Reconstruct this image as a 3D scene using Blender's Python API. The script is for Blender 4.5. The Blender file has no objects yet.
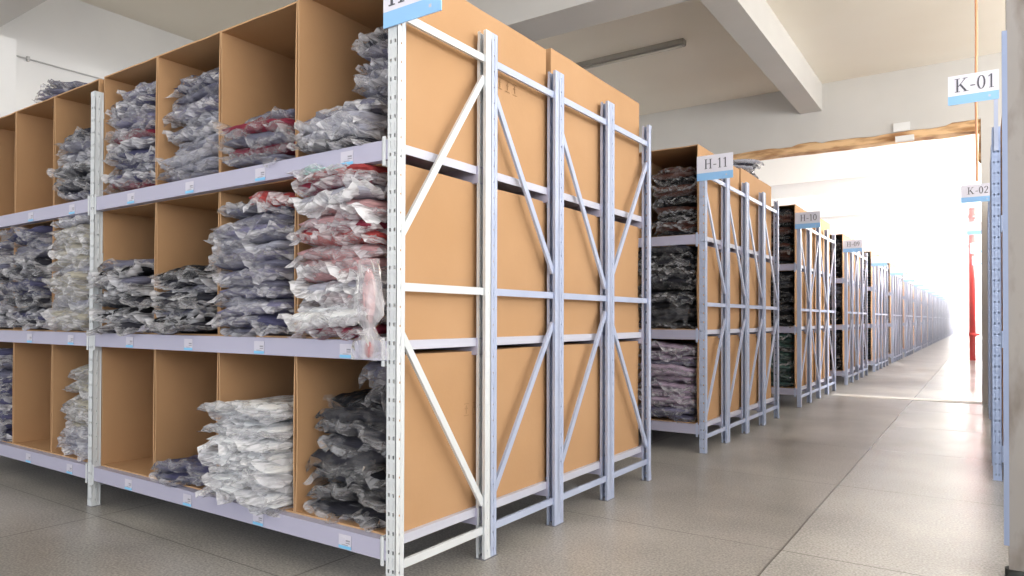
import bpy, bmesh, math, random
from mathutils import Vector, Matrix, noise
from math import radians as R
S = bpy.context.scene
C = S.collection
random.seed(7)

# ------------------------------------------------------------------ camera
cam_d = bpy.data.cameras.new('camera'); cam = bpy.data.objects.new('camera', cam_d); C.objects.link(cam)
cam_d.sensor_width = 36; cam_d.lens = 692/1024*36; cam_d.shift_y = 23.8/1024
cam_d.clip_start = .02; cam_d.clip_end = 300
cam.matrix_world = (Matrix.Translation((0, 0, .93)) @ Matrix.Rotation(R(34.2), 4, 'Z') @
                    Matrix.Rotation(R(90.6), 4, 'X') @ Matrix.Rotation(R(.15), 4, 'Z'))
S.camera = cam
# ------------------------------------------------------------------ world, exposure, daylight and fill
S.view_settings.view_transform = 'Standard'; S.view_settings.look = 'None'
S.view_settings.gamma = 1; S.view_settings.use_curve_mapping = False
S.view_settings.exposure = 0.42
w = bpy.data.worlds.new('sky'); S.world = w; w.use_nodes = True
w.node_tree.nodes['Background'].inputs[0].default_value = (.84, .90, 1, 1)
w.node_tree.nodes['Background'].inputs[1].default_value = .62
def area(name, loc, direction, sx, sy, power, col=(1, .98, .95)):
    l = bpy.data.lights.new(name, 'AREA'); l.shape = 'RECTANGLE'; l.size = sx; l.size_y = sy
    l.energy = power; l.color = col
    o = bpy.data.objects.new(name, l); C.objects.link(o); o.location = loc
    o.rotation_euler = Vector(direction).to_track_quat('-Z', 'Y').to_euler()
    return o
# daylight entering through the window bands of the right-hand wall, near hall and far hall; added fills marked
area('near_window_daylight', (3.12, .8, 2.1), (-1, 0, 1.1), 5.6, 2.0, 290)
area('ceiling_fill', (3.12, 6.4, 2.75), (-1, 0, 1.1), 5.0, 1.2, 170)  # unseen fill added to brighten the ceiling near the lintel
area('rear_fill', (-2.5, -6.8, 1.9), (0, 1, .8), 7.5, 2.4, 210, (.90, .94, 1))  # fill added behind the camera for ceiling and packet fronts, no window there
area('far_window_daylight', (3.12, 22, 2.7), (-1, 0, .0), 24, 1.5, 3000)
area('far_window_daylight', (3.12, 46, 2.7), (-1, 0, .0), 24, 1.5, 3000)
area('end_fill', (-1.2, 57.6, 2.0), (0, -1, 0), 9, 3, 1600)  # fill added to brighten the far hall, its end wall has no window

# ------------------------------------------------------------------ materials
def mat(name, col, rough=.6, metal=0, spec=.5):
    m = bpy.data.materials.new(name); m.use_nodes = True
    b = m.node_tree.nodes['Principled BSDF']
    b.inputs['Base Color'].default_value = (*col, 1); b.inputs['Roughness'].default_value = rough
    b.inputs['Metallic'].default_value = metal; b.inputs['Specular IOR Level'].default_value = spec
    return m
def N(m, t, **kw):
    n = m.node_tree.nodes.new(t)
    for k, v in kw.items(): setattr(n, k, v)
    return n
def L(m, a, b): m.node_tree.links.new(a, b)
def noisy(m, c1, c2, scale, detail=4, lo=.35, hi=.65, bump=0, stretch=None, bscale=None, coord='Object'):
    b = m.node_tree.nodes['Principled BSDF']
    tc = N(m, 'ShaderNodeTexCoord'); mp = N(m, 'ShaderNodeMapping')
    L(m, tc.outputs[coord], mp.inputs[0])
    if stretch: mp.inputs['Scale'].default_value = stretch
    nz = N(m, 'ShaderNodeTexNoise'); nz.inputs['Scale'].default_value = scale; nz.inputs['Detail'].default_value = detail
    L(m, mp.outputs[0], nz.inputs['Vector'])
    r = N(m, 'ShaderNodeValToRGB'); r.color_ramp.elements[0].position = lo; r.color_ramp.elements[1].position = hi
    r.color_ramp.elements[0].color = (*c1, 1); r.color_ramp.elements[1].color = (*c2, 1)
    L(m, nz.outputs[0], r.inputs[0]); L(m, r.outputs[0], b.inputs['Base Color'])
    if bump:
        n2 = N(m, 'ShaderNodeTexNoise'); n2.inputs['Scale'].default_value = bscale or scale; n2.inputs['Detail'].default_value = 6
        L(m, mp.outputs[0], n2.inputs['Vector'])
        bp = N(m, 'ShaderNodeBump'); bp.inputs['Strength'].default_value = bump; bp.inputs['Distance'].default_value = .01
        L(m, n2.outputs[0], bp.inputs['Height']); L(m, bp.outputs[0], b.inputs['Normal'])
    return r
M = {}
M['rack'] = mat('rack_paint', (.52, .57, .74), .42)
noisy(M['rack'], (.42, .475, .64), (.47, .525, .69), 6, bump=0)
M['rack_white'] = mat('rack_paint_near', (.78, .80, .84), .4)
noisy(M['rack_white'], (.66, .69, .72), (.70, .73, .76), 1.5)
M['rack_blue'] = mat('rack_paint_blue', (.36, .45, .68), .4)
M['beam'] = mat('beam_paint', (.46, .45, .59), .42)
M['panel'] = mat('shelf_sheet', (.55, .56, .66), .5)
M['bolt'] = mat('bolt', (.30, .30, .33), .4, .8)
M['carton'] = mat('corrugated_card', (.62, .38, .19), .85, spec=.15)
noisy(M['carton'], (.475, .28, .145), (.515, .31, .168), 2.2, 3, .3, .7, .05, None, 60)
M['carton_edge'] = mat('card_edge', (.55, .34, .19), .9, spec=.1)
M['card_print'] = mat('card_print', (.40, .24, .13), .9, spec=.1)
M['wall'] = mat('wall_paint', (.80, .80, .80), .8, spec=.2)
noisy(M['wall'], (.77, .77, .77), (.83, .83, .82), 1.2)
M['ceil'] = mat('ceiling_paint', (.80, .74, .64), .85, spec=.15)
noisy(M['ceil'], (.86, .80, .69), (.91, .86, .76), .7, 3, .3, .7)
M['beamc'] = mat('concrete_beam_paint', (.72, .69, .66), .85, spec=.15)
noisy(M['beamc'], (.60, .585, .56), (.66, .645, .62), 1.1, 3, .3, .7)
M['farceil'] = mat('far_ceiling_paint', (.88, .87, .85), .85, spec=.15)
M['brick'] = mat('bare_brick', (.5, .26, .11), .9)
noisy(M['brick'], (.42, .21, .09), (.82, .55, .30), 3.5, 6, .38, .62, .5, (1, 1, 5))
M['gray_frame'] = mat('lamp_housing', (.36, .34, .30), .5)
M['tube'] = mat('unlit_tube', (.66, .63, .57), .4)
M['sign'] = mat('sign_white', (.80, .79, .90), .4)
M['signblue'] = mat('sign_blue', (.30, .57, .93), .4)
M['ink'] = mat('sign_ink', (.10, .10, .13), .6)
M['grayink'] = mat('gray_print', (.28, .27, .32), .6)
M['tagw'] = mat('tag_paper', (.62, .60, .70), .5)
M['tagb'] = mat('tag_blue', (.20, .55, .85), .5)
M['red'] = mat('red_pipe_paint', (.80, .035, .03), .35)
M['orange'] = mat('orange_cable', (.85, .42, .24), .5)
M['rubber'] = mat('black_rubber', (.015, .02, .018), .6)
M['conduit'] = mat('conduit_gray', (.50, .50, .50), .5)
M['post'] = mat('weathered_gray', (.40, .37, .35), .85)
noisy(M['post'], (.16, .13, .11), (.31, .29, .28), 7, 6, .34, .5, .2, (1, 1, .35))
M['bluestrip'] = mat('blue_steel', (.27, .33, .50), .4)
M['glass'] = mat('window_glass', (.9, .95, 1), .1)

# floor: terrazzo slabs with joints
def floor_mat(light=False):
    m = mat('terrazzo', (.4, .38, .35), .3, spec=.5); b = m.node_tree.nodes['Principled BSDF']
    g = N(m, 'ShaderNodeNewGeometry'); sp = N(m, 'ShaderNodeSeparateXYZ'); L(m, g.outputs['Position'], sp.inputs[0])
    def math_(op, a, bb=None, c=None):
        n = N(m, 'ShaderNodeMath', operation=op)
        for i, v in enumerate((a, bb, c)):
            if v is None: continue
            if isinstance(v, (int, float)): n.inputs[i].default_value = v
            else: L(m, v, n.inputs[i])
        return n.outputs[0]
    def noise_(sc, det=3, vec=None):
        n = N(m, 'ShaderNodeTexNoise'); n.inputs['Scale'].default_value = sc; n.inputs['Detail'].default_value = det
        L(m, g.outputs['Position'], n.inputs['Vector']); return n.outputs[0]
    wob = math_('MULTIPLY', math_('SUBTRACT', noise_(1.4), .5), .012)
    def joint(coord, off, pitch, wd):
        v = math_('ADD', math_('SUBTRACT', coord, off), wob)
        v = math_('PINGPONG', v, pitch/2)
        return math_('LESS_THAN', v, wd)
    jx = joint(sp.outputs[0], -.677, 1.38, .0045); jy = joint(sp.outputs[1], 1.60, 1.33, .0028)
    j = math_('MAXIMUM', jx, jy)
    speck = N(m, 'ShaderNodeTexVoronoi'); speck.inputs['Scale'].default_value = 150; L(m, g.outputs['Position'], speck.inputs['Vector'])
    r = N(m, 'ShaderNodeValToRGB'); r.color_ramp.elements[0].color = (.20, .19, .175, 1); r.color_ramp.elements[1].color = (.50, .475, .44, 1)
    r.color_ramp.elements[0].position = .38; r.color_ramp.elements[1].position = .62
    mixv = math_('ADD', math_('MULTIPLY', noise_(110, 4), .62), math_('MULTIPLY', noise_(1.3, 5), .38))
    L(m, mixv, r.inputs[0])
    sr = N(m, 'ShaderNodeSeparateColor'); L(m, speck.outputs['Color'], sr.inputs[0])
    dark = math_('MULTIPLY', math_('GREATER_THAN', sr.outputs[0], .82), .22)
    mx = N(m, 'ShaderNodeMix', data_type='RGBA'); L(m, dark, mx.inputs[0]); L(m, r.outputs[0], mx.inputs[6]); mx.inputs[7].default_value = (.20, .185, .165, 1)
    # the slabs of the main aisle are a paler, more polished terrazzo
    pale = math_('GREATER_THAN', math_('ADD', sp.outputs[0], wob), -.677)
    mp = N(m, 'ShaderNodeMix', data_type='RGBA'); L(m, math_('MULTIPLY', pale, .20), mp.inputs[0]); L(m, mx.outputs[2], mp.inputs[6]); mp.inputs[7].default_value = (.72, .72, .69, 1)
    mj = N(m, 'ShaderNodeMix', data_type='RGBA'); L(m, math_('MULTIPLY', j, .75), mj.inputs[0]); L(m, mp.outputs[2], mj.inputs[6]); mj.inputs[7].default_value = (.08, .07, .06, 1)
    L(m, mj.outputs[2], b.inputs['Base Color'])
    rg = math_('SUBTRACT', math_('ADD', math_('MULTIPLY', noise_(3, 3), .12), .25), math_('MULTIPLY', pale, .07))
    L(m, rg, b.inputs['Roughness'])
    bp = N(m, 'ShaderNodeBump'); bp.inputs['Strength'].default_value = .08; bp.inputs['Distance'].default_value = .004
    L(m, noise_(40, 5), bp.inputs['Height']); L(m, bp.outputs[0], b.inputs['Normal'])
    return m
M['floor'] = floor_mat()

def plastic(name, haze, tint=(.93, .93, .98)):
    m = bpy.data.materials.new(name); m.use_nodes = True; nt = m.node_tree
    b = nt.nodes['Principled BSDF']; b.inputs['Base Color'].default_value = (*tint, 1); b.inputs['Roughness'].default_value = .25
    b.inputs['Specular IOR Level'].default_value = .6
    tr = N(m, 'ShaderNodeBsdfTransparent'); mx = N(m, 'ShaderNodeMixShader')
    tl = N(m, 'ShaderNodeBsdfTranslucent'); tl.inputs[0].default_value = (*tint, 1)
    m2 = N(m, 'ShaderNodeMixShader'); m2.inputs[0].default_value = .35
    gl = N(m, 'ShaderNodeBsdfGlossy'); gl.inputs['Roughness'].default_value = .15; gl.inputs[0].default_value = (1, 1, 1, 1)
    tc = N(m, 'ShaderNodeTexCoord'); mp = N(m, 'ShaderNodeMapping'); mp.inputs['Scale'].default_value = (1, .6, .35)
    L(m, tc.outputs['Object'], mp.inputs[0])
    nz = N(m, 'ShaderNodeTexNoise'); nz.inputs['Scale'].default_value = 5; nz.inputs['Detail'].default_value = 5; nz.inputs['Distortion'].default_value = 2.0
    L(m, mp.outputs[0], nz.inputs['Vector'])
    mr = N(m, 'ShaderNodeMapRange'); mr.inputs[1].default_value = .40; mr.inputs[2].default_value = .68
    mr.inputs[3].default_value = haze*.15; mr.inputs[4].default_value = min(1, haze*1.6)
    L(m, nz.outputs[0], mr.inputs[0])
    bp = N(m, 'ShaderNodeBump'); bp.inputs['Strength'].default_value = .35; bp.inputs['Distance'].default_value = .012
    L(m, nz.outputs[0], bp.inputs['Height']); L(m, bp.outputs[0], b.inputs['Normal']); L(m, bp.outputs[0], gl.inputs['Normal'])
    L(m, b.outputs[0], m2.inputs[1]); L(m, tl.outputs[0], m2.inputs[2])
    at_ = N(m, 'ShaderNodeAttribute'); at_.attribute_name = 'crumple'
    rm = N(m, 'ShaderNodeMath', operation='MULTIPLY_ADD'); rm.use_clamp = True
    L(m, at_.outputs['Fac'], rm.inputs[0]); rm.inputs[1].default_value = haze*.8; L(m, mr.outputs[0], rm.inputs[2])
    L(m, rm.outputs[0], mx.inputs[0]); L(m, tr.outputs[0], mx.inputs[1]); L(m, m2.outputs[0], mx.inputs[2])
    lw = N(m, 'ShaderNodeLayerWeight'); lw.inputs[0].default_value = .13; L(m, bp.outputs[0], lw.inputs['Normal'])
    m3 = N(m, 'ShaderNodeMixShader'); L(m, lw.outputs['Fresnel'], m3.inputs[0]); L(m, mx.outputs[0], m3.inputs[1]); L(m, gl.outputs[0], m3.inputs[2])
    L(m, m3.outputs[0], nt.nodes['Material Output'].inputs[0])
    return m
PL = {'clear': plastic('clear_film', .21), 'milky': plastic('milky_film', .38), 'white': plastic('frosted_film', .75, (.97, .97, 1)), 'dark': plastic('thin_film', .07)}
GC = {'navy': (.09, .09, .17), 'slate': (.19, .19, .26), 'charcoal': (.04, .04, .052), 'black': (.014, .014, .017),
      'maroon': (.24, .035, .06), 'red': (.38, .06, .06), 'rose': (.58, .34, .35), 'white': (.90, .92, .96), 'beige': (.48, .45, .38),
      'mauve': (.50, .40, .52), 'green': (.06, .11, .10), 'lilac': (.25, .24, .36), 'brown': (.12, .05, .04), 'silver': (.45, .45, .53), 'mint': (.45, .75, .72)}
GM = {}
for k, c in GC.items():
    m = mat('cloth_' + k, c, .9, spec=.1)
    noisy(m, tuple(x*.75 for x in c), tuple(min(1, x*1.2) for x in c), 10, 3, .35, .65, .5, (1, 1, 3), 30)
    GM[k] = m

# ------------------------------------------------------------------ mesh helpers
def box(bm, x0, y0, z0, x1, y1, z1, mi=0):
    vs = [bm.verts.new(p) for p in ((x0,y0,z0),(x1,y0,z0),(x1,y1,z0),(x0,y1,z0),(x0,y0,z1),(x1,y0,z1),(x1,y1,z1),(x0,y1,z1))]
    for f in ((3,2,1,0),(4,5,6,7),(0,1,5,4),(1,2,6,5),(2,3,7,6),(3,0,4,7)):
        fc = bm.faces.new([vs[i] for i in f]); fc.material_index = mi
def tube(bm, a, b, r, n=12, mi=0, caps=True):
    a, b = Vector(a), Vector(b); d = (b-a).normalized()
    u = d.orthogonal().normalized(); v = d.cross(u)
    A = [bm.verts.new(a + r*(math.cos(t)*u + math.sin(t)*v)) for t in [2*math.pi*i/n for i in range(n)]]
    B = [bm.verts.new(b + r*(math.cos(t)*u + math.sin(t)*v)) for t in [2*math.pi*i/n for i in range(n)]]
    for i in range(n):
        f = bm.faces.new((A[i], A[(i+1)%n], B[(i+1)%n], B[i])); f.smooth = True; f.material_index = mi
    if caps: bm.faces.new(A[::-1]).material_index = mi; bm.faces.new(B).material_index = mi
def mesh(name, bm, mats):
    me = bpy.data.meshes.new(name); bmesh.ops.recalc_face_normals(bm, faces=bm.faces); bm.to_mesh(me); bm.free()
    for m in (mats if isinstance(mats, (list, tuple)) else [mats]): me.materials.append(m)
    return me
def obj(name, me, parent=None, loc=(0, 0, 0)):
    o = bpy.data.objects.new(name, me); C.objects.link(o); o.location = loc
    if parent: o.parent = parent
    return o
def tag(o, label=None, cat=None, group=None, kind=None):
    if label: o['label'] = label
    if cat: o['category'] = cat
    if group: o['group'] = group
    if kind: o['kind'] = kind
    return o
def empty(name, loc=(0, 0, 0), rz=0):
    o = bpy.data.objects.new(name, None); C.objects.link(o); o.location = loc; o.rotation_euler = (0, 0, rz)
    o.empty_display_size = .1; return o
def struct(name, bm, m): return tag(obj(name, mesh(name, bm, m)), kind='structure')
def children(o): return [c for c in KIDS.get(o.name, [])]
KIDS = {}
def add(name, me, parent, loc=(0, 0, 0)):
    o = obj(name, me, parent, loc); KIDS.setdefault(parent.name, []).append(o); return o
def copy_tree(o, parent=None):
    c = o.copy(); C.objects.link(c)
    if parent: c.parent = parent; KIDS.setdefault(parent.name, []).append(c)
    for ch in list(KIDS.get(o.name, [])): copy_tree(ch, c)
    return c

# ------------------------------------------------------------------ dimensions
AX = -1.59            # aisle face of the left-hand racks
Y0 = 1.664            # front of the first row
PITCH = 3.06          # row to row
U = .528              # depth of one rack
HP = 2.055            # upright height
BW = 2.04              # bay width, upright to upright
LV = (.195, .856, 1.527)   # shelf tops
BH = .066             # beam height
YW = 9.3              # partition between the halls
ZL = 3.06; ZC = 3.88  # lintel underside, ceiling
XL = -6.93; XR = 3.2

# ------------------------------------------------------------------ room
bm = bmesh.new(); box(bm, XL-.2, -7, -.2, XR+.2, 58.2, 0); struct('floor', bm, M['floor'])
bm = bmesh.new(); box(bm, XL-.2, -7, ZC, XR+.2, YW+.2, ZC+.2); struct('ceiling', bm, M['ceil'])
bm = bmesh.new(); box(bm, XL-.2, YW+.2, ZC, XR+.2, 58.2, ZC+.2); struct('ceiling_far', bm, M['farceil'])
bm = bmesh.new(); box(bm, XL-.2, -7, 0, XL, 58.2, ZC); struct('wall_left', bm, M['wall'])
bm = bmesh.new(); box(bm, XL, 58, 0, XR, 58.2, ZC); struct('wall_far', bm, M['wall'])
# right wall with window band openings
bm = bmesh.new()
box(bm, XR, -7, 0, XR+.2, 58, 1.1); box(bm, XR, -7, 3.4, XR+.2, 58, ZC)
yy = -7
while yy < 58: box(bm, XR, yy, 1.1, XR+.2, yy+.35, 3.4); yy += 2.5
struct('wall_right', bm, M['wall'])
# partition wall: plaster lintel, bare brick soffit where the old wall was taken out, stub at right
X1 = -.005
bm = bmesh.new()
n = 140; za = []
xs = [XL + (XR-XL)*i/n for i in range(n+1)]
for i, x in enumerate(xs):
    q = noise.noise(Vector((x*1.3, 0, 3))) * .055 + noise.noise(Vector((x*5, 2, 0))) * .03
    za.append(ZL + .09 + q*.7 + (.03 if (int(x*3) % 5 == 0) else 0))
for i in range(n):
    if xs[i] > X1: break
    a, b2 = xs[i], min(xs[i+1], X1)
    v = [bm.verts.new(p) for p in ((a, YW, za[i]), (b2, YW, za[i+1]), (b2, YW, ZC), (a, YW, ZC),
                                   (a, YW+.24, za[i]), (b2, YW+.24, za[i+1]), (b2, YW+.24, ZC), (a, YW+.24, ZC))]
    for f in ((0,1,2,3), (4,5,1,0), (7,6,5,4)): bm.faces.new([v[k] for k in f])
struct('wall_partition', bm, M['beamc'])
bm = bmesh.new(); box(bm, X1, YW, 0, XR, YW+.24, ZC); struct('wall_stub', bm, M['beamc'])
bm = bmesh.new(); box(bm, XL, YW+.018, ZL, X1, YW+.222, ZC-.1)
bmesh.ops.subdivide_edges(bm, edges=[e for e in bm.edges if e.calc_length() > 3], cuts=120)
for v in bm.verts:
    if v.co.z < ZL+.01: v.co.z += noise.noise(v.co*4)*.012
struct('trim_1', bm, M['brick'])
# torn brick edge running down the stub
bm = bmesh.new(); box(bm, X1-.022, YW+.03, 2.72, X1, YW+.21, ZL+.05)
bmesh.ops.subdivide_edges(bm, edges=[e for e in bm.edges if e.calc_length() > 1], cuts=50)
for v in bm.verts:
    if v.co.x < X1-.01: v.co.x += noise.noise(v.co*6)*.022
struct('trim_2', bm, M['brick'])
def sbeam(name, x0, y0, z0, x1, y1, z1, m='beamc'):
    bm = bmesh.new(); box(bm, x0, y0, z0, x1, y1, z1); struct(name, bm, M[m])
sbeam('trim_3', XL, 4.42, 3.22, XR, 4.80, ZC)        # beam across the hall
sbeam('trim_4', XL, 1.85, 3.22, XR, 2.22, ZC)        # nearer beam
sbeam('trim_5', -1.90, 4.80, 3.54, -1.645, YW, ZC)    # beam along the aisle
sbeam('trim_6', XL, 2.0, 0, XL+.3, 2.42, 3.24, 'wall')     # pilaster on the left wall
k = 7
for y in (13.0, 17.6, 22.2, 26.8, 31.4, 36, 40.6, 45.2, 49.8):
    sbeam('trim_%d' % k, XL, y, 3.36, XR, y+.35, ZC, 'farceil'); k += 1
# old wall footing line in the floor
bm = bmesh.new(); box(bm, AX+.05, YW-.02, 0, .02, YW+.22, .004); struct('trim_%d' % k, bm, mat('floor_patch', (.62, .60, .56), .5)); k += 1
# window frames and panes
def window(idx, x, y0, y1, z0, z1):
    bm = bmesh.new()
    for (a, b2, c, d) in ((y0, y1, z0, z0+.05), (y0, y1, z1-.05, z1), (y0, y0+.05, z0, z1), (y1-.05, y1, z0, z1), ((y0+y1)/2-.02, (y0+y1)/2+.02, z0, z1), (y0, y1, z1-.65, z1-.61)):
        box(bm, x+.06, a, c, x+.11, b2, d)
    return struct('window_%d' % idx, bm, M['wall'])
yy = -7; i = 1
while yy < 57: window(i, XR, yy+.35, yy+2.5, 1.1, 3.4); yy += 2.5; i += 1
# conduit on the left wall
bm = bmesh.new(); tube(bm, (XL+.02, 0, 3.2), (XL+.02, YW, 3.2), .006, 8)
for y in (1, 2.6, 4.2, 5.8, 7.4): box(bm, XL, y, 3.18, XL+.035, y+.02, 3.22)
tag(obj('conduit', mesh('conduit', bm, M['conduit'])), 'thin grey conduit running high along the white side wall', 'conduit')
# hooks/anchor plate on partition
bm = bmesh.new(); box(bm, -.86, YW-.03, ZL+.09, -.69, YW, ZL+.19); me = mesh('junction_box', bm, M['wall'])
e = empty('junction_box', (0, 0, 0)); tag(e, 'small white junction box on the wall above the wide opening', 'junction box')
add('casing', me, e)
bm = bmesh.new(); box(bm, -.84, YW-.05, ZL-.03, -.65, YW+.01, ZL+.03); add('lower_plate', mesh('lower_plate', bm, M['wall']), e)

# fluorescent fitting, unlit

e = empty('ceiling_light', (-3.24, 7.02, ZC)); tag(e, 'unlit fluorescent batten lamp fixed to the ceiling above the corrugated boxes', 'ceiling light')
bm = bmesh.new(); box(bm, -.66, -.045, -.05, .66, .045, 0); box(bm, -.66, -.03, -.065, -.63, .03, -.05); box(bm, .63, -.03, -.065, .66, .03, -.05)
add('housing', mesh('housing', bm, M['gray_frame']), e)
bm = bmesh.new(); tube(bm, (-.63, 0, -.068), (.63, 0, -.068), .013, 12); add('tube', mesh('tube', bm, M['tube']), e)

# ------------------------------------------------------------------ racks
PW, PD = .040, .037     # upright width (x) and depth (y)
def upright_bm(near):
    """local: x 0..PW, perforated face at y=0, lips at y=PD"""
    bm = bmesh.new()
    def quad(a, b, c, d): bm.faces.new([bm.verts.new(p) for p in (a, b, c, d)])
    # perforated face
    pitch = .0625
    if near:
        cols = [0, .006, .014, .026, .034, PW]; z = 0; k = 0
        quad((0,0,0), (PW,0,0), (PW,0,.03), (0,0,.03)); z = .03
        while z + pitch <= HP:
            rows = [0, .013, .021, .051, pitch]
            for ri in range(4):
                za, zb = z+rows[ri], z+rows[ri+1]
                for ci in range(5):
                    if ri == 0 and ci in (1, 3): continue
                    if ri == 2 and ci in (1, 3):        # teardrop slot: slanted opening with webs either side
                        xa, xb = cols[ci], cols[ci+1]; sh = .003 if ci == 1 else -.003
                        quad((xa,0,za), (xa+.002+(sh if sh>0 else 0),0,za), (xa+.0028,0,zb), (xa,0,zb))
                        quad((xb-.002+(sh if sh<0 else 0),0,za), (xb,0,za), (xb,0,zb), (xb-.0028,0,zb))
                        continue
                    quad((cols[ci],0,za), (cols[ci+1],0,za), (cols[ci+1],0,zb), (cols[ci],0,zb))
            z += pitch
        quad((0,0,z), (PW,0,z), (PW,0,HP), (0,0,HP))
        # sides with round bolt holes (square punched)
        for x in (0, PW):
            z = 0.0
            ys = [0, .016, .021, PD]
            while z < HP - .001:
                zc = min(z+.0625, HP)
                quad((x,ys[0],z), (x,ys[1],z), (x,ys[1],zc), (x,ys[0],zc)); quad((x,ys[2],z), (x,ys[3],z), (x,ys[3],zc), (x,ys[2],zc))
                m1, m2 = z+.028, z+.035
                if zc - z > .04:
                    quad((x,ys[1],z), (x,ys[2],z), (x,ys[2],m1), (x,ys[1],m1)); quad((x,ys[1],m2), (x,ys[2],m2), (x,ys[2],zc), (x,ys[1],zc))
                else: quad((x,ys[1],z), (x,ys[2],z), (x,ys[2],zc), (x,ys[1],zc))
                z = zc
    else:
        quad((0,0,0), (PW,0,0), (PW,0,HP), (0,0,HP))
        for x in (0, PW): quad((x,0,0), (x,PD,0), (x,PD,HP), (x,0,HP))
    for a, b in ((0, .012), (PW, PW-.012)): quad((a,PD,0), (b,PD,0), (b,PD,HP), (a,PD,HP))
    bmesh.ops.remove_doubles(bm, verts=bm.verts, dist=.0004)
    bmesh.ops.recalc_face_normals(bm, faces=bm.faces)
    if near:
        bmesh.ops.solidify(bm, geom=bm.faces[:], thickness=.002)
    return bm
UP_MESH = {n: mesh('upright', upright_bm(n), M['rack']) for n in (True, False)}
def flipped(me):
    m = me.copy()
    for v in m.vertices: v.co.y = PD - v.co.y
    m.flip_normals(); return m
UP_REAR = {n: flipped(UP_MESH[n]) for n in (True, False)}
FOOT = bmesh.new(); box(FOOT, -.006, -.006, 0, PW+.006, PD+.006, .003); box(FOOT, .004, .004, .003, PW-.004, PD-.004, .012)
FOOT_ME = mesh('foot_plate', FOOT, M['bolt'])
def channel(bm, x, ya, za, yb, zb, wd=.026, dp=.012):
    """flat channel brace in the plane x, from (ya,za) to (yb,zb)"""
    a, b = Vector((0, ya, za)), Vector((0, yb, zb)); d = (b-a).normalized(); nrm = Vector((0, -d.z, d.y))*wd/2
    t = .002
    def slab(x0, x1, off0, off1):
        vs = []
        for p in (a, b):
            for o_ in (off0, off1):
                for xx in (x0, x1): vs.append(bm.verts.new(Vector((xx, 0, 0)) + p + o_))
        for f in ((0,1,3,2),(4,6,7,5),(0,4,5,1),(2,3,7,6),(0,2,6,4),(1,5,7,3)): bm.faces.new([vs[i] for i in f])
    slab(x-t, x, -nrm, nrm)
    slab(x-dp, x-t, -nrm, -nrm*(1-2*t/wd)); slab(x-dp, x-t, nrm*(1-2*t/wd), nrm)
YA, YB = .035, U-.035
DIAG = {   # per unit: upper diagonal then lower diagonal, (y, z) ends
 'a': ((YA, 1.21, YB, 1.87), (YA, .885, YB, .215)),
 'b': ((YA, 1.83, YB, 1.14), (YA, .24, YB, .91)),
 'c': ((YA, 1.80, YB, 1.09), (YA, .255, YB, .965)),
 'd': ((YA, 1.15, YB, 1.83), (YA, .915, YB, .20)),
 'e': ((YA, 1.86, YB, 1.13), (YA, .22, YB, .93)),
 'f': ((YA, 1.13, YB, 1.86), (YA, .93, YB, .22)),
}
BRACE = {}
def brace_mesh(kind, which):
    key = (kind, which)
    if key not in BRACE:
        bm = bmesh.new()
        if which == 'upper': channel(bm, 0, *DIAG[kind][0])
        elif which == 'lower': channel(bm, 0, *DIAG[kind][1])
        else:
            z = {'top': 1.945, 'mid': 1.037, 'low': .112}[which]; channel(bm, 0, .015, z, U-.015, z, .028)
        for (y, z) in ((YA, 0), (YB, 0)): pass
        BRACE[key] = mesh('brace', bm, M['rack'])
    return BRACE[key]
bm = bmesh.new()
box(bm, PW-.004, 0, -BH, BW-PW*0+.004, .002, 0)                 # beam web (front)
box(bm, PW-.004, .002, -.004, BW+.004, .036, 0); box(bm, PW-.004, .002, -BH, BW+.004, .036, -BH+.003); box(bm, PW-.004, .034, -BH, BW+.004, .036, -.004)
BEAM = mesh('beam', bm, M['beam'])
bm = bmesh.new(); box(bm, 0, -.002, -.085, .016, .0, .012); box(bm, 0, -.002, -.085, .003, .03, .012); CONN = mesh('end_bracket', bm, M['rack'])
bm = bmesh.new(); box(bm, 0, -.0012, -.048, .062, 0, .0, 0)
box(bm, .036, -.0018, -.022, .056, -.001, -.017, 1); box(bm, .036, -.0018, -.029, .056, -.001, -.026, 1); box(bm, .012, -.0018, -.030, .030, -.001, -.012, 2)
box(bm, .0, -.0018, -.048, .062, -.001, -.038, 3); box(bm, .016, -.0018, -.036, .046, -.001, -.034, 1)
STICK = mesh('shelf_tag', bm, [M['tagw'], M['grayink'], M['tagw'], M['tagb']])
bm = bmesh.new()
box(bm, PW+.004, .038, -.006, BW-.004, U-.038, 0); box(bm, PW+.004, .038, -.032, PW+.006, U-.038, -.006); box(bm, BW-.006, .038, -.032, BW-.004, U-.038, -.006)
for q in (.35, .7, 1.05, 1.4, 1.7): box(bm, q, .038, -.03, q+.002, U-.038, -.006)
box(bm, PW+.004, .0365, -.004, BW-.004, .0395, .0)
PANEL = mesh('shelf_panel', bm, M['panel'])

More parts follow.
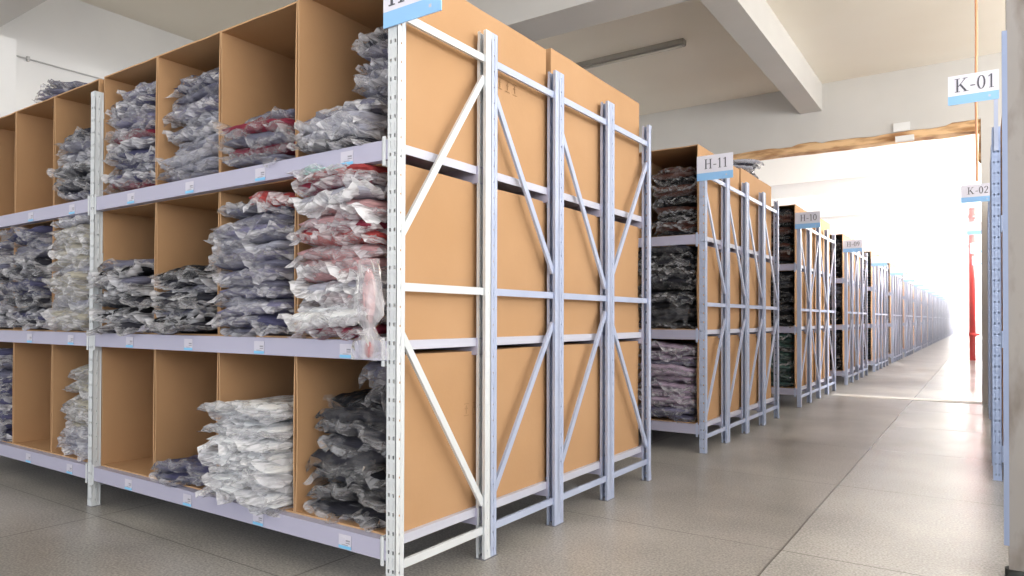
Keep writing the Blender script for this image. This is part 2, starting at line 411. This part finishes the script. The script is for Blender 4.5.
RACKS = []
def make_rack(loc, kind, bays, near, label, tags=False, mirror_end=True):
    """origin: aisle-side front foot, shelf run extends to -x"""
    r = empty('shelving_rack', loc); RACKS.append(r)
    tag(r, label, 'rack', 'light blue steel shelving racks')
    for b in range(bays+1):
        x = -PW - b*BW
        add('upright', UP_MESH[near], r, (x, 0, 0)); add('upright', UP_REAR[near], r, (x, U-PD, 0))
        add('foot_plate', FOOT_ME, r, (x, 0, 0)); add('foot_plate', FOOT_ME, r, (x, U-PD, 0))
        xo = -.008 - b*BW
        for wh in ('top', 'mid', 'low', 'upper', 'lower'): add('brace', brace_mesh(kind, wh), r, (xo, 0, 0))
    for b in range(bays):
        for z in LV:
            x0 = -(b+1)*BW - PW
            fb = add('beam', BEAM, r, (x0, .003, z))
            rb = add('beam', BEAM, r, (x0, U-.003, z)); rb.scale = (1, -1, 1)
            add('end_bracket', CONN, r, (x0+PW, .002, z)); add('end_bracket', CONN, r, (x0+BW-.028, .002, z))
            add('shelf_panel', PANEL, r, (x0, 0, z))
            if tags:
                for c in range(4):
                    t_ = add('shelf_tag', STICK, fb, (BW-.16-.485*c-.07, -.001, -.014)); 
    return r

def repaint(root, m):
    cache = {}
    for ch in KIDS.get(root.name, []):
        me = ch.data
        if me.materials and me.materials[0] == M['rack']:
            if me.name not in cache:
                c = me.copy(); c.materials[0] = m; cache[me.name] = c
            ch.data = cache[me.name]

ORD = ['first', 'second', 'third', 'fourth', 'fifth', 'sixth', 'seventh', 'eighth', 'ninth', 'tenth', 'eleventh', 'twelfth', 'thirteenth', 'fourteenth',
       'fifteenth', 'sixteenth', 'seventeenth', 'eighteenth', 'nineteenth', 'twentieth']
NU = ['front rack', 'second rack', 'third rack', 'rear rack']
ROWNAME = ['row H-12', 'row H-11', 'row H-10'] + ['%s row down the H side' % ORD[i] for i in range(3, 20)]
KN = {0: 'abcd', 1: 'eeee', 2: 'efef'}
NROW = 18
# ---------------- cartons
CW = .493; CD = 1.0
CARTON = {}
def carton_mesh(h, wd=CW, dp=CD):
    key = (h, wd, dp)
    if key in CARTON: return CARTON[key]
    bm = bmesh.new(); t = .006
    # open front at y=0; x 0..wd ; slightly bowed walls, edge faces separate material
    def wall(x0, y0, z0, x1, y1, z1): box(bm, x0, y0, z0, x1, y1, z1)
    wall(0, 0, 0, t, dp, h); wall(wd-t, 0, 0, wd, dp, h); wall(t, dp-t, 0, wd-t, dp, h)
    wall(t, 0, 0, wd-t, dp-t, t); wall(t, 0, h-t, wd-t, dp-t, h)
    bmesh.ops.subdivide_edges(bm, edges=[e for e in bm.edges if e.calc_length() > .3], cuts=5, use_grid_fill=True)
    for v in bm.verts:
        x, y, z = v.co
        k_ = math.sin(math.pi*min(1, max(0, z/h)))*(1-y/dp*.5)
        if x < .02: v.co.x += .006*k_*noise.noise(Vector((h*9, y*2, 1)))*2
        elif x > wd-.02: v.co.x -= .004*abs(k_*noise.noise(Vector((h*9, y*2, 5)))*2)
        if z > h-.02: v.co.z += -.004 + .006*noise.noise(Vector((x*5+h, y*3, 2)))
    for f in bm.faces:
        if all(v.co.y < 1e-4 for v in f.verts): f.material_index = 1
    me = mesh('carton', bm, [M['carton'], M['carton_edge']]); CARTON[key] = me; return me
bm = bmesh.new()   # faint printed handling marks: arrows and glass
for yy in (0, .055, .11):
    box(bm, 0, yy, 0, .0008, yy+.03, .003); box(bm, 0, yy, .045, .0008, yy+.03, .048); box(bm, 0, yy+.013, .008, .0008, yy+.017, .04)
    box(bm, 0, yy+.006, .026, .0008, yy+.024, .03)
PRINT = mesh('printed_mark', bm, M['card_print'])
HC = (.614, .614, .615)
def carton(x, y, lev, label, flip=False, jit=True, hh=None, group='open brown cartons on the racks', dp=CD, rz=0):
    if flip and lev == 2: hh = .668
    if hh is None and lev == 2 and ((abs(x-colx(0)) < .01 and y < 2) or y > 3): hh = .645
    h = hh or HC[lev]
    o = obj('cardboard_box', carton_mesh(h, CW, dp), None, (x, y, LV[lev]))
    if flip: o.rotation_euler = (0, 0, math.pi); o.location = (x+CW, y+dp, LV[lev])
    elif rz: o.rotation_euler = (0, 0, rz)
    tag(o, label, 'box', group); return o
LN = ['bottom', 'middle', 'top']
COLN = ['by the corner post', 'second from corner post', 'third from corner post', 'fourth from corner post',
        'fifth from corner post', 'sixth from corner post', 'seventh from corner post', 'eighth from corner post']
def colx(c):     # left edge x of carton column c in a left-row
    b, i = divmod(c, 4)
    return AX - PW - .022 - b*BW - (i+1)*(CW+.002) - (0 if b == 0 else -.012)
for row in range(NROW):
    y = Y0 + PITCH*row
    if row > 3: y += 0
    pat = KN.get(row, ['efef', 'effe', 'eeff'][row % 3])
    for u in range(4):
        make_rack((AX, y+u*U, 0), pat[u], 2 if row == 0 else 1, row < 2, 'pale blue shelving, %s in %s' % (NU[u], ROWNAME[row]), tags=(row == 0 and u == 0))
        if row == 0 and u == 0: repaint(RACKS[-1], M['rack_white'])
    ncol = 8 if row == 0 else (2 if row < 3 else 1)
    for lev in range(3):
        for c in range(ncol):
            if row == 0 and lev == 1 and c == 1: pass
            o = carton(colx(c), y+.042, lev, 'open brown carton, %s shelf, %s, %s' % (LN[lev], COLN[c], ROWNAME[row]))
            if c == 0 and row < 4 and lev != 1:
                p = add('printed_mark', PRINT, o, (CW, .40 if lev == 0 else .62, .36))
        o = carton(colx(0), y+2*U+.030, lev, 'closed brown carton, %s shelf, back half of %s' % (LN[lev], ROWNAME[row]), flip=True)
# right-hand rows (K side): aisle face at x = .05, run goes to +x
KY = [4.90 + 3.0*i for i in range(14)]
for i, y in enumerate(KY):
    kn = 'row K-01' if i == 0 else '%s row down the K side' % ORD[i]
    for u in range(2 if i < 2 else 4):
        make_rack((.05+PW+BW, y+u*U, 0), 'ef'[u % 2], 1, i < 2, 'pale blue shelving, %s in %s' % (NU[u], kn))
        if u % 2 == 0:
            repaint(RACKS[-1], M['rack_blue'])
            for lev in range(3):
                for cc in range(1):
                    o = carton(.05+PW+.012+CW*cc, y+u*U+.042, lev, 'brown carton, %s shelf, %s of %s' % (LN[lev], 'front' if u == 0 else 'back', kn))

# ------------------------------------------------------------------ signs
def glyph_strokes(ch):
    """serif capitals and figures as rectangles / polylines in a 0..1 high box; returns (width, list of polygons)"""
    P = []
    def rect(x0, y0, x1, y1): P.append([(x0,y0),(x1,y0),(x1,y1),(x0,y1)])
    def thick(pts, ws):
        for (a, b, w0, w1) in zip(pts[:-1], pts[1:], ws[:-1], ws[1:]):
            dx, dy = b[0]-a[0], b[1]-a[1]; l_ = math.hypot(dx, dy) or 1; nx, ny = -dy/l_, dx/l_
            P.append([(a[0]-nx*w0, a[1]-ny*w0), (b[0]-nx*w1, b[1]-ny*w1), (b[0]+nx*w1, b[1]+ny*w1), (a[0]+nx*w0, a[1]+ny*w0)])
    def arc(cx, cy, rx, ry, a0, a1, thin=.02, fat=.065, n=20):
        pts = [(cx+rx*math.cos(R(a0+(a1-a0)*i/n)), cy+ry*math.sin(R(a0+(a1-a0)*i/n))) for i in range(n+1)]
        ws = [thin+(fat-thin)*abs(math.cos(R(a0+(a1-a0)*i/n))) for i in range(n+1)]
        thick(pts, ws)
    if ch == 'H':
        for x in (.16, .64): rect(x-.055, .0, x+.055, 1); rect(x-.15, 0, x+.15, .035); rect(x-.15, .965, x+.15, 1)
        rect(.2, .49, .6, .53); return .86, P
    if ch == 'K':
        rect(.11, 0, .22, 1); rect(.0, 0, .33, .035); rect(.0, .965, .33, 1)
        thick([(.22, .40), (.66, .97)], [.022, .022]); thick([(.34, .56), (.70, .02)], [.06, .06])
        rect(.5, .965, .8, 1); rect(.54, 0, .86, .035); return .88, P
    if ch == '-': rect(.03, .34, .33, .41); return .38, P
    if ch == '0': arc(.26, .5, .20, .48, 0, 360, .02, .055, 32); return .55, P
    if ch == '1': rect(.21, 0, .31, 1); rect(.1, 0, .42, .035); thick([(.08, .84), (.26, .97)], [.025, .03]); return .52, P
    if ch == '2':
        arc(.26, .74, .18, .23, 170, -35, .02, .055, 20); thick([(.41, .61), (.06, .07)], [.045, .03]); rect(.05, 0, .46, .09); return .54, P
    if ch == '9':
        arc(.25, .70, .18, .28, 0, 360, .02, .05, 28); thick([(.43, .72), (.40, .40), (.28, .12), (.10, .03)], [.05, .05, .035, .02]); return .54, P
    return .3, P
def sign(loc, text, label, wd=.25, ht=.172, size=.066, dull=False):
    e = empty('row_sign', loc); tag(e, label, 'sign', 'aisle row signs')
    bm = bmesh.new(); box(bm, 0, -.004, .3*ht, wd, 0, ht); box(bm, 0, -.004, 0, wd, 0, .3*ht, 1)
    box(bm, wd*.80, -.0046, ht*.12, wd*.84, -.004, ht*.18, 2)
    add('board', mesh('board', bm, [M['sign'], M['signblue'], M['tagw']]), e)
    if text:
        bm = bmesh.new(); x = 0; tot = sum(glyph_strokes(c)[0]+.06 for c in text)*size
        x = (wd-tot)/2 + .012
        for c in text:
            wg, P = glyph_strokes(c)
            for j, poly in enumerate(P):
                yf = -.0062 - .00001*j
                vs = [bm.verts.new((x+px*size, yf, .3*ht+.7*ht/2-size/2+pz*size)) for px, pz in poly]
                vb = [bm.verts.new((x+px*size, -.0038, .3*ht+.7*ht/2-size/2+pz*size)) for px, pz in poly]
                bm.faces.new(vs); nn = len(vs)
                for q in range(nn): bm.faces.new((vs[q], vb[q], vb[(q+1)%nn], vs[(q+1)%nn]))
            x += (wg+.06)*size
        add('lettering', mesh('lettering', bm, M['ink']), e)
    # clip behind that grips the upright
    bm = bmesh.new(); box(bm, .012, 0, .0, .05, .006, ht*.8); add('clip', mesh('clip', bm, M['bolt']), e)
    return e
HT = {0: 'H-12', 1: 'H-11', 2: 'H-10', 3: 'H-09'}
for row in range(13):
    y = Y0 + PITCH*row - .006
    z = 1.895
    sign((AX-.055, y, z), HT.get(row, ''), 'white and blue row sign, %s' % ({0: 'partly cropped, on the front corner upright', 1: 'reading H-11', 2: 'reading H-10', 3: 'reading H-09 further down the aisle'}.get(row, 'too far to read, %s' % ROWNAME[row])), size=.088 if row == 0 else .066)
for i, y in enumerate(KY[:8]):
    z = 2.215 if i == 0 else 2.05
    s_ = sign((-.165, y-.010, z), {0: 'K-01', 1: 'K-02'}.get(i, ''), {0: 'white and blue sign reading K-01 beside the tall weathered post', 1: 'shaded white and blue sign with a K below and behind the K-01 sign'}.get(i, 'small white and blue sign near the red pipe, %s K row' % ORD[i]), size=.080 if i == 0 else .066)
    bm = bmesh.new(); box(bm, .225, 0, -.30 if i == 0 else -.1, .245, .008, .17); add('bracket', mesh('bracket', bm, M['rack']), s_)

# ------------------------------------------------------------------ aisle furniture
e = empty('fire_pipe', (-.19, 19.3, 0)); tag(e, 'tall bright red fire water pipe standing beside the K racks', 'pipe')
bm = bmesh.new(); tube(bm, (0, 0, 0), (0, 0, ZC), .064, 20); add('pipe', mesh('pipe', bm, M['red']), e)
for z in (.55, 2.6, 3.3):
    bm = bmesh.new(); tube(bm, (0, 0, z), (0, 0, z+.09), .08, 20)
    if z < 1: tube(bm, (0, 0, z+.045), (.14, 0, z+.045), .03, 12)
    add('coupling', mesh('coupling', bm, M['red']), e)
e = empty('power_cable', (0, 0, 0)); tag(e, 'thin orange cable hanging from the ceiling to the K sign behind', 'cable')
bm = bmesh.new(); px = [(-.037 + .008*noise.noise(Vector((z*1.5, 0, 0))), 7.60, z) for z in [2.2+ (ZC-2.2)*i/16 for i in range(17)]]
for a, b2 in zip(px[:-1], px[1:]): tube(bm, a, b2, .011, 8, caps=False)
add('cord', mesh('cord', bm, M['orange']), e)
# slim weathered post, near right edge
e = empty('weathered_post', (.062, 3.07, 0)); tag(e, 'slim weathered grey post with a blue edge strip', 'post')
bm = bmesh.new(); box(bm, .014, 0, .0, .068, .05, ZC-.001)
bmesh.ops.subdivide_edges(bm, edges=[q for q in bm.edges if q.calc_length() > 1], cuts=90)
for v in bm.verts:
    v.co.x += .003*noise.noise(v.co*3); v.co.y += .004*noise.noise(v.co*5)
add('core', mesh('core', bm, M['post']), e)
bm = bmesh.new(); box(bm, .0, -.002, .12, .016, .03, 1.98); add('edge_strip', mesh('edge_strip', bm, M['bluestrip']), e)
bm = bmesh.new(); tube(bm, (.034, .02, .0), (.034, .02, .035), .032, 20); add('rubber_foot', mesh('rubber_foot', bm, M['rubber']), e)

# ------------------------------------------------------------------ packed garments
def ridged(p): return 1 - abs(noise.noise(p))*2
def bag_meshes(seed):
    rnd = random.Random(seed); off = Vector((seed*7.3, seed*3.1, seed*1.7))
    W2, D2, T = .5, .5, 1.0         # unit size, scaled by object
    def build(sc, isbag):
        nu, nv = (26, 20) if isbag else (30, 22)
        bm = bmesh.new(); G = {}; cr = bm.verts.layers.float.new('crumple')
        for side in (0, 1):
            for i in range(nu+1):
                for j in range(nv+1):
                    u, v = -1+2*i/nu, -1+2*j/nv
                    if side and (i in (0, nu) or j in (0, nv)): G[side, i, j] = G[0, i, j]; continue
                    eu, ev = abs(u), abs(v)
                    prof = max(0, (1-eu**(3.2 if isbag else 5)))**.5 * max(0, (1-ev**(3.5 if isbag else 5)))**.5
                    x = u*W2*sc; y = v*D2*sc
                    q = Vector((x*5, y*5, 0)) + off
                    edge = max(eu, ev)
                    # outline of the film: torn corners, tucked flaps
                    if isbag:
                        k_ = 1 - .04 + .16*noise.noise(Vector((u*3, v*3, 9)) + off) * edge**3
                        x *= min(1, k_); y *= 1 + .10*noise.noise(Vector((u*4, v*2, 4)) + off) * edge**3
                    h = .5*prof
                    cre = (ridged(q*1.0)*.5 + ridged(q*2.2 + Vector((3, 1, 0)))*.35 + ridged(q*4.4)*.2)-.5
                    z = (h + .13*cre*prof) if side else (-h - .10*cre*prof)
                    if not isbag: z = (h*1.0 + .05*cre*prof) if side else (-h - .05*cre*prof)
                    # general sag plus wavy rim
                    z += .28*noise.noise(Vector((x*2.6, y*2.6, 7)) + off)
                    if isbag:
                        rim = max(0, (edge-.72)/.28)
                        z += rim*(1.1*noise.noise(Vector((u*2.6, v*2.6, 1)) + off) + .35*noise.noise(Vector((u*8, v*8, 5)) + off) - .20)
                    else:
                        z += .10*noise.noise(Vector((u*5, v*5, 3)) + off)
                    if isbag:      # crumpled film: sharp, slightly random facets
                        am = .25 + .75*edge
                        x = max(-.5, min(.5, x + rnd.uniform(-.011, .011)*am)); y += rnd.uniform(-.013, .013)*am; z += rnd.uniform(-.10, .10)*am
                    vv = G[side, i, j] = bm.verts.new((x, y, z*T))
                    vv[cr] = max(0, min(1, (edge-.86)/.12)) * (.45 + .9*max(0, noise.noise(Vector((u*9, v*9, 2)) + off)+.3))
        for side in (0, 1):
            for i in range(nu):
                for j in range(nv):
                    f = [G[side, i, j], G[side, i+1, j], G[side, i+1, j+1], G[side, i, j+1]]
                    if len(set(f)) == 4:
                        fc = bm.faces.new(f if side else f[::-1]); fc.smooth = not isbag
        bmesh.ops.recalc_face_normals(bm, faces=bm.faces)
        if isbag: bmesh.ops.triangulate(bm, faces=bm.faces[:], quad_method='SHORT_EDGE')
        me = bpy.data.meshes.new('bag'); bm.to_mesh(me); bm.free(); return me
    return build(1.0, True), build(.90, False)
NV = 9
BAGS = [bag_meshes(s + 11) for s in range(NV)]
CACHE = {}
def bag_protos(v, film, cloth):
    key = (v, film, cloth)
    if key not in CACHE:
        a = BAGS[v][0].copy(); a.materials.clear(); a.materials.append(PL[film]); a.name = 'plastic_bag'
        b = BAGS[v][1].copy(); b.materials.clear(); b.materials.append(GM[cloth]); b.name = 'folded_garment'
        CACHE[key] = (a, b)
    return CACHE[key]
COUNT = [0]
def packet(x, y, z, sx, sy, sz, rz, tilt, film, cloth, label, group, v=None):
    a, b = bag_protos(random.randrange(NV) if v is None else v, film, cloth)
    o = obj('garment_packet', a, None, (x, y, z)); o.scale = (sx, sy, sz); o.rotation_euler = (tilt[0], tilt[1], rz)
    tag(o, label, 'packed garment', group)
    add('folded_garment', b, o)
    COUNT[0] += 1
    return o
def nth(i, n):
    if i == n-1: return 'topmost'
    if i == 0: return 'lowest'
    return '%s from bottom' % (ORD[i] if i < len(ORD) else 'upper')
def stack(cx, yf, zb, ht, n, wd, dp, cloths, films, where, adj, jx=.012, jy=.03, lean=0, ad=None, rzj=.08, over=1.5):
    """n packets laid in a pile; yf is the y of their front edge"""
    dz = ht/n
    bx = min((colx(c) for c in range(8)), key=lambda q: abs(q+CW/2-cx))
    for i in range(n):
        cl = random.choice(cloths); fl = random.choice(films)
        x = cx + random.uniform(-jx, jx); y = yf + dp/2 + random.uniform(-jy, jy) + lean*i/n
        z = zb + .006 + dz*(i+.5)
        s_ = dz*over
        s_ = min(s_, 2*(z - zb)/1.1) if i == 0 else s_
        rr = random.uniform(-rzj, rzj); rz = rr + (math.pi if random.random() < .5 else 0)
        room = min(x - (bx+.008), (bx+CW-.008) - x) if bx is not None else 9
        wmax = 2*(room - dp/2*abs(math.sin(rr)))/math.cos(rr)
        if wmax < .8*wd: rr *= .3; rz = rr + (math.pi if random.random() < .5 else 0); wmax = 2*(room - dp/2*abs(math.sin(rr)))
        packet(x, y, z, min(wd*random.uniform(.94, 1.05), wmax), dp*random.uniform(.92, 1.06), s_, rz,
               (random.uniform(-.04, .05), random.uniform(-.07, .07)), fl, cl,
               '%s packet, %s in pile %s' % (adj, nth(i, n), where), 'garment packets %s' % where)
def ccx(c): return colx(c) + CW/2
FY = Y0 + .030
t = .008
# ---- top shelf, nearest row
stack(ccx(0)-.035, FY-.02, LV[2]+t, .17, 4, .46, .50, ['silver', 'charcoal', 'slate'], ['milky', 'clear'], 'on the corner top shelf', 'clear bagged grey')
stack(ccx(0)+.085, FY+.10, LV[2]+t+.17, .26, 7, .30, .55, ['charcoal', 'slate', 'silver'], ['clear', 'milky'], 'by the corner upright, top shelf', 'narrow dark grey', jx=.01, rzj=.05)
stack(ccx(1), FY-.02, LV[2]+t, .21, 5, .45, .50, ['maroon', 'maroon', 'slate'], ['clear'], 'second on the top shelf', 'clear bagged maroon')
stack(ccx(2)+.01, FY-.02, LV[2]+t, .50, 13, .47, .50, ['lilac', 'slate', 'navy', 'silver'], ['milky', 'clear'], 'in the third top carton', 'bluish grey', lean=.10)
stack(ccx(3)+.01, FY-.02, LV[2]+t, .52, 13, .46, .50, ['navy', 'lilac', 'slate', 'maroon'], ['milky', 'clear'], 'before the second upright, top shelf', 'purplish grey', lean=.05)
stack(ccx(4)+.03, FY-.03, LV[2]+t, .36, 8, .46, .50, ['navy', 'slate', 'charcoal'], ['clear', 'milky'], 'beyond the second upright, top shelf', 'dark navy')
# ---- middle shelf
stack(ccx(0)+.0, FY-.06, LV[1]+t, .60, 15, .49, .52, ['red', 'rose', 'silver', 'rose', 'silver', 'maroon', 'white'], ['milky', 'milky', 'white'], 'by the corner upright, middle shelf', 'red and white', rzj=.2)
stack(ccx(1)+.0, FY-.06, LV[1]+t, .50, 14, .48, .52, ['slate', 'silver', 'slate', 'lilac', 'navy'], ['milky', 'clear'], 'in the second middle carton', 'silvery grey')
stack(ccx(2)+.0, FY-.05, LV[1]+t, .28, 8, .49, .52, ['charcoal', 'slate', 'black'], ['milky', 'clear'], 'in the third middle carton', 'dark grey')
stack(ccx(3)+.0, FY-.07, LV[1]+t, .34, 9, .50, .52, ['black', 'charcoal', 'slate'], ['milky', 'clear'], 'before the second upright, middle shelf', 'charcoal')
stack(ccx(4)+.02, FY-.05, LV[1]+t, .585, 14, .46, .50, ['beige', 'silver', 'beige'], ['milky'], 'beyond the second upright, middle shelf', 'beige grey')
stack(ccx(5)+.0, FY-.06, LV[1]+t, .56, 13, .49, .50, ['navy', 'slate', 'charcoal'], ['milky', 'clear'], 'beyond the beige pile', 'navy grey')
stack(ccx(6)+.0, FY-.06, LV[1]+t, .50, 9, .49, .50, ['slate', 'charcoal'], ['milky', 'clear'], 'two cartons past the beige pile', 'slate')
# ---- bottom shelf
stack(ccx(0)-.0, FY+.0, LV[0]+t, .42, 9, .47, .55, ['charcoal', 'black', 'charcoal'], ['clear', 'dark'], 'in the corner bottom carton', 'black', rzj=.12, lean=.06)
stack(ccx(0)+.13, FY+.10, LV[0]+t+.36, .20, 4, .24, .5, ['charcoal', 'slate'], ['clear'], 'above the black clothes', 'small dark grey', jx=.01)
stack(ccx(1)-.01, FY-.09, LV[0]+t, .385, 12, .50, .56, ['white'], ['milky', 'white'], 'of white clothes on the bottom shelf', 'bright white', rzj=.16)
stack(ccx(1)+.15, FY+.28, LV[0]+t+.38, .18, 4, .22, .4, ['slate', 'silver'], ['clear'], 'behind the bottom white clothes', 'grey', jx=.01)
stack(ccx(2)-.0, FY-.05, LV[0]+t, .09, 2, .47, .46, ['navy', 'charcoal'], ['clear'], 'lying low in the third bottom carton', 'dark blue')
stack(ccx(3)+.13, FY+.30, LV[0]+t, .06, 1, .36, .4, ['silver'], ['milky'], 'in the nearly empty carton', 'pale grey')
stack(ccx(4)+.03, FY+.02, LV[0]+t, .45, 11, .44, .50, ['beige', 'silver'], ['milky'], 'beyond the second upright, bottom shelf', 'pale beige')
stack(ccx(6)+.0, FY-.04, LV[0]+t, .52, 10, .49, .50, ['navy', 'slate'], ['milky', 'clear'], 'two cartons past the pale beige pile', 'navy blue')
# red one and mint one on top, tied hanging bag
packet(ccx(1)+.13, FY+.12, LV[1]+t+.53, .25, .35, .06, .1, (.05, .1), 'milky', 'red', 'red garment packet lying on top of the silvery grey pile on the middle shelf', 'single packets', 2)
packet(ccx(0)-.05, FY+.12, LV[1]+t+.598, .26, .35, .035, .1, (.0, .0), 'milky', 'mint', 'mint green garment packet on top of the red and white pile', 'single packets', 4)
# loose packets on carton tops
ctop = LV[2]+HC[2]
for i in range(4):
    packet(ccx(5)-.02+.02*i, FY+.28, ctop+.03+.03*i, .42-.05*i, .4, .045, .2*i, (0, .05), 'clear', random.choice(['slate', 'silver', 'lilac']), 'grey garment packet, %s in the pile atop the H-12 cartons' % nth(i, 4), 'packets on top of the H-12 cartons')
    packet(AX-.32, Y0+PITCH+1.55+.05*i, ctop+.085+.04*i, .5-.05*i, .5, .06, .3*i, (0, 0), 'clear', ['charcoal', 'silver'][i % 2], 'dark garment packet, %s in the pile atop the H-11 cartons' % nth(i, 4), 'packets on top of the H-11 cartons')
# ---- next rows
y1 = Y0 + PITCH
stack(ccx(0)+.06, y1+.05, LV[2]+t, .50, 14, .36, .5, ['brown', 'black', 'brown'], ['dark', 'clear'], 'on the top shelf, row H-11', 'dark brown')
stack(ccx(0), y1+.0, LV[1]+t, .59, 13, .47, .5, ['black', 'charcoal', 'black'], ['dark', 'clear'], 'on the middle shelf, row H-11', 'black')
stack(ccx(0), y1+.0, LV[0]+t, .54, 14, .47, .5, ['mauve', 'lilac', 'mauve'], ['clear', 'milky'], 'on the bottom shelf, row H-11', 'mauve', over=1.3)
y2 = Y0 + 2*PITCH
stack(ccx(0), y2+.0, LV[2]+t, .58, 13, .47, .5, ['black', 'brown'], ['dark'], 'on the top shelf, row H-10', 'black brown')
stack(ccx(0), y2+.0, LV[1]+t, .59, 12, .47, .5, ['black', 'black', 'charcoal'], ['dark'], 'on the middle shelf, row H-10', 'jet black')
stack(ccx(0), y2+.0, LV[0]+t, .56, 12, .47, .5, ['green', 'black', 'green'], ['dark', 'clear'], 'on the bottom shelf, row H-10', 'dark green')
y3 = Y0 + 3*PITCH
for lv, cols_, w_, a_ in ((2, ['black', 'charcoal'], 'top shelf, fourth H row', 'black'), (1, ['black', 'slate'], 'middle shelf, fourth H row', 'dark'), (0, ['charcoal', 'black'], 'bottom shelf, fourth H row', 'blackish')):
    stack(ccx(0), y3+.03, LV[lv]+t, .56, 9, .47, .5, cols_, ['dark'], 'on the ' + w_, a_)
# the remaining rows, far off: everything else in one lot
bm = bmesh.new(); rnd = random.Random(5)
for row in range(4, NROW):
    for lv in range(3):
        k_ = 11
        for q in range(k_):
            cx, cy, cz = ccx(0)+rnd.uniform(-.01, .01), Y0+PITCH*row+.30+rnd.uniform(-.03, .03), LV[lv]+t+.03+q*.05
            G = {}
            for sd in (0, 1):
                for i in range(9):
                    for j in range(7):
                        u, v = -1+2*i/8, -1+2*j/6
                        if sd and (i in (0, 8) or j in (0, 6)): G[sd, i, j] = G[0, i, j]; continue
                        pr = max(0, 1-abs(u)**3)**.5*max(0, 1-abs(v)**3)**.5
                        G[sd, i, j] = bm.verts.new((cx+u*.225, cy+v*.25, cz+(1 if sd else -1)*.028*pr+.012*noise.noise(Vector((u*3, v*3, q+row)))))
            for sd in (0, 1):
                for i in range(8):
                    for j in range(6):
                        bm.faces.new([G[sd, i, j], G[sd, i+1, j], G[sd, i+1, j+1], G[sd, i, j+1]]).smooth = True
far_ = obj('garment_packets', mesh('garment_packets', bm, GM['black'])); tag(far_, 'dark garment packets in the open cartons of the far H rows', 'packed garments', kind='stuff')
# tied packet hanging over the shelf edge at the corner upright
def hanging_packet():
    bm = bmesh.new(); n, m_ = 16, 16; ring = []
    for j in range(m_+1):
        v = j/m_; z = -v*.36
        wd = .050*(1-.62*math.exp(-((v-.70)/.07)**2)) * (.5+1.1*math.sin(math.pi*min(1, .12+v*.62))) * (1 if v < .75 else 1+1.5*(v-.75))
        dpx = .030*(1-.6*math.exp(-((v-.70)/.07)**2))
        row = []
        for i in range(n):
            a = 2*math.pi*i/n; k_ = 1+.22*math.sin(a*7+v*5)*(.4+.6*abs(v-.5))
            row.append(bm.verts.new((math.cos(a)*wd*k_ + random.uniform(-.004, .004), math.sin(a)*dpx*k_ + random.uniform(-.004, .004), z + random.uniform(-.004, .004))))
        ring.append(row)
    for j in range(m_):
        for i in range(n): bm.faces.new((ring[j][i], ring[j][(i+1)%n], ring[j+1][(i+1)%n], ring[j+1][i]))
    bm.faces.new(ring[0])
    o = obj('garment_packet', mesh('hanging_bag', bm, PL['milky']), None, (AX-.10, FY-.055, LV[1]+.27)); o.scale = (.8, .9, .92)
    tag(o, 'tied clear packet hanging over the middle shelf edge beside the corner upright', 'packed garment')
    bm = bmesh.new(); bmesh.ops.create_uvsphere(bm, u_segments=16, v_segments=12, radius=1)
    for v in bm.verts: v.co = Vector((v.co.x*.034, v.co.y*.016, -.13+v.co.z*.10)) * (1+.1*noise.noise(v.co*3))
    for f in bm.faces: f.smooth = True
    add('folded_garment', mesh('folded_garment', bm, GM['rose']), o)
    bm = bmesh.new(); bmesh.ops.create_uvsphere(bm, u_segments=16, v_segments=12, radius=1)
    for v in bm.verts: v.co = Vector((v.co.x*.022, v.co.y*.012, -.325+v.co.z*.03))
    add('folded_garment', mesh('folded_garment', bm, GM['red']), o)
hanging_packet()
print('packets', COUNT[0], 'objects', len(bpy.data.objects))

# added haze volume imitating the glare that washes out the far hall
bm = bmesh.new(); box(bm, AX+.02, YW+.6, .01, .03, 57.4, ZC-.55)
hz = bpy.data.materials.new('glare_haze'); hz.use_nodes = True; hz.node_tree.nodes.clear()
ho = hz.node_tree.nodes.new('ShaderNodeOutputMaterial'); hv = hz.node_tree.nodes.new('ShaderNodeVolumeScatter')
hv.inputs['Density'].default_value = .03; hv.inputs['Anisotropy'].default_value = .2
hz.node_tree.links.new(hv.outputs[0], ho.inputs['Volume'])
h_ = obj('glare_haze', mesh('glare_haze', bm, hz)); tag(h_, 'faint added glare haze over the aisle of the hall beyond the opening', 'haze', kind='stuff')
for o in bpy.data.objects:
    l = o.get('label')
    if l and len(l.split()) > 15: print('LONG', len(l.split()), l)
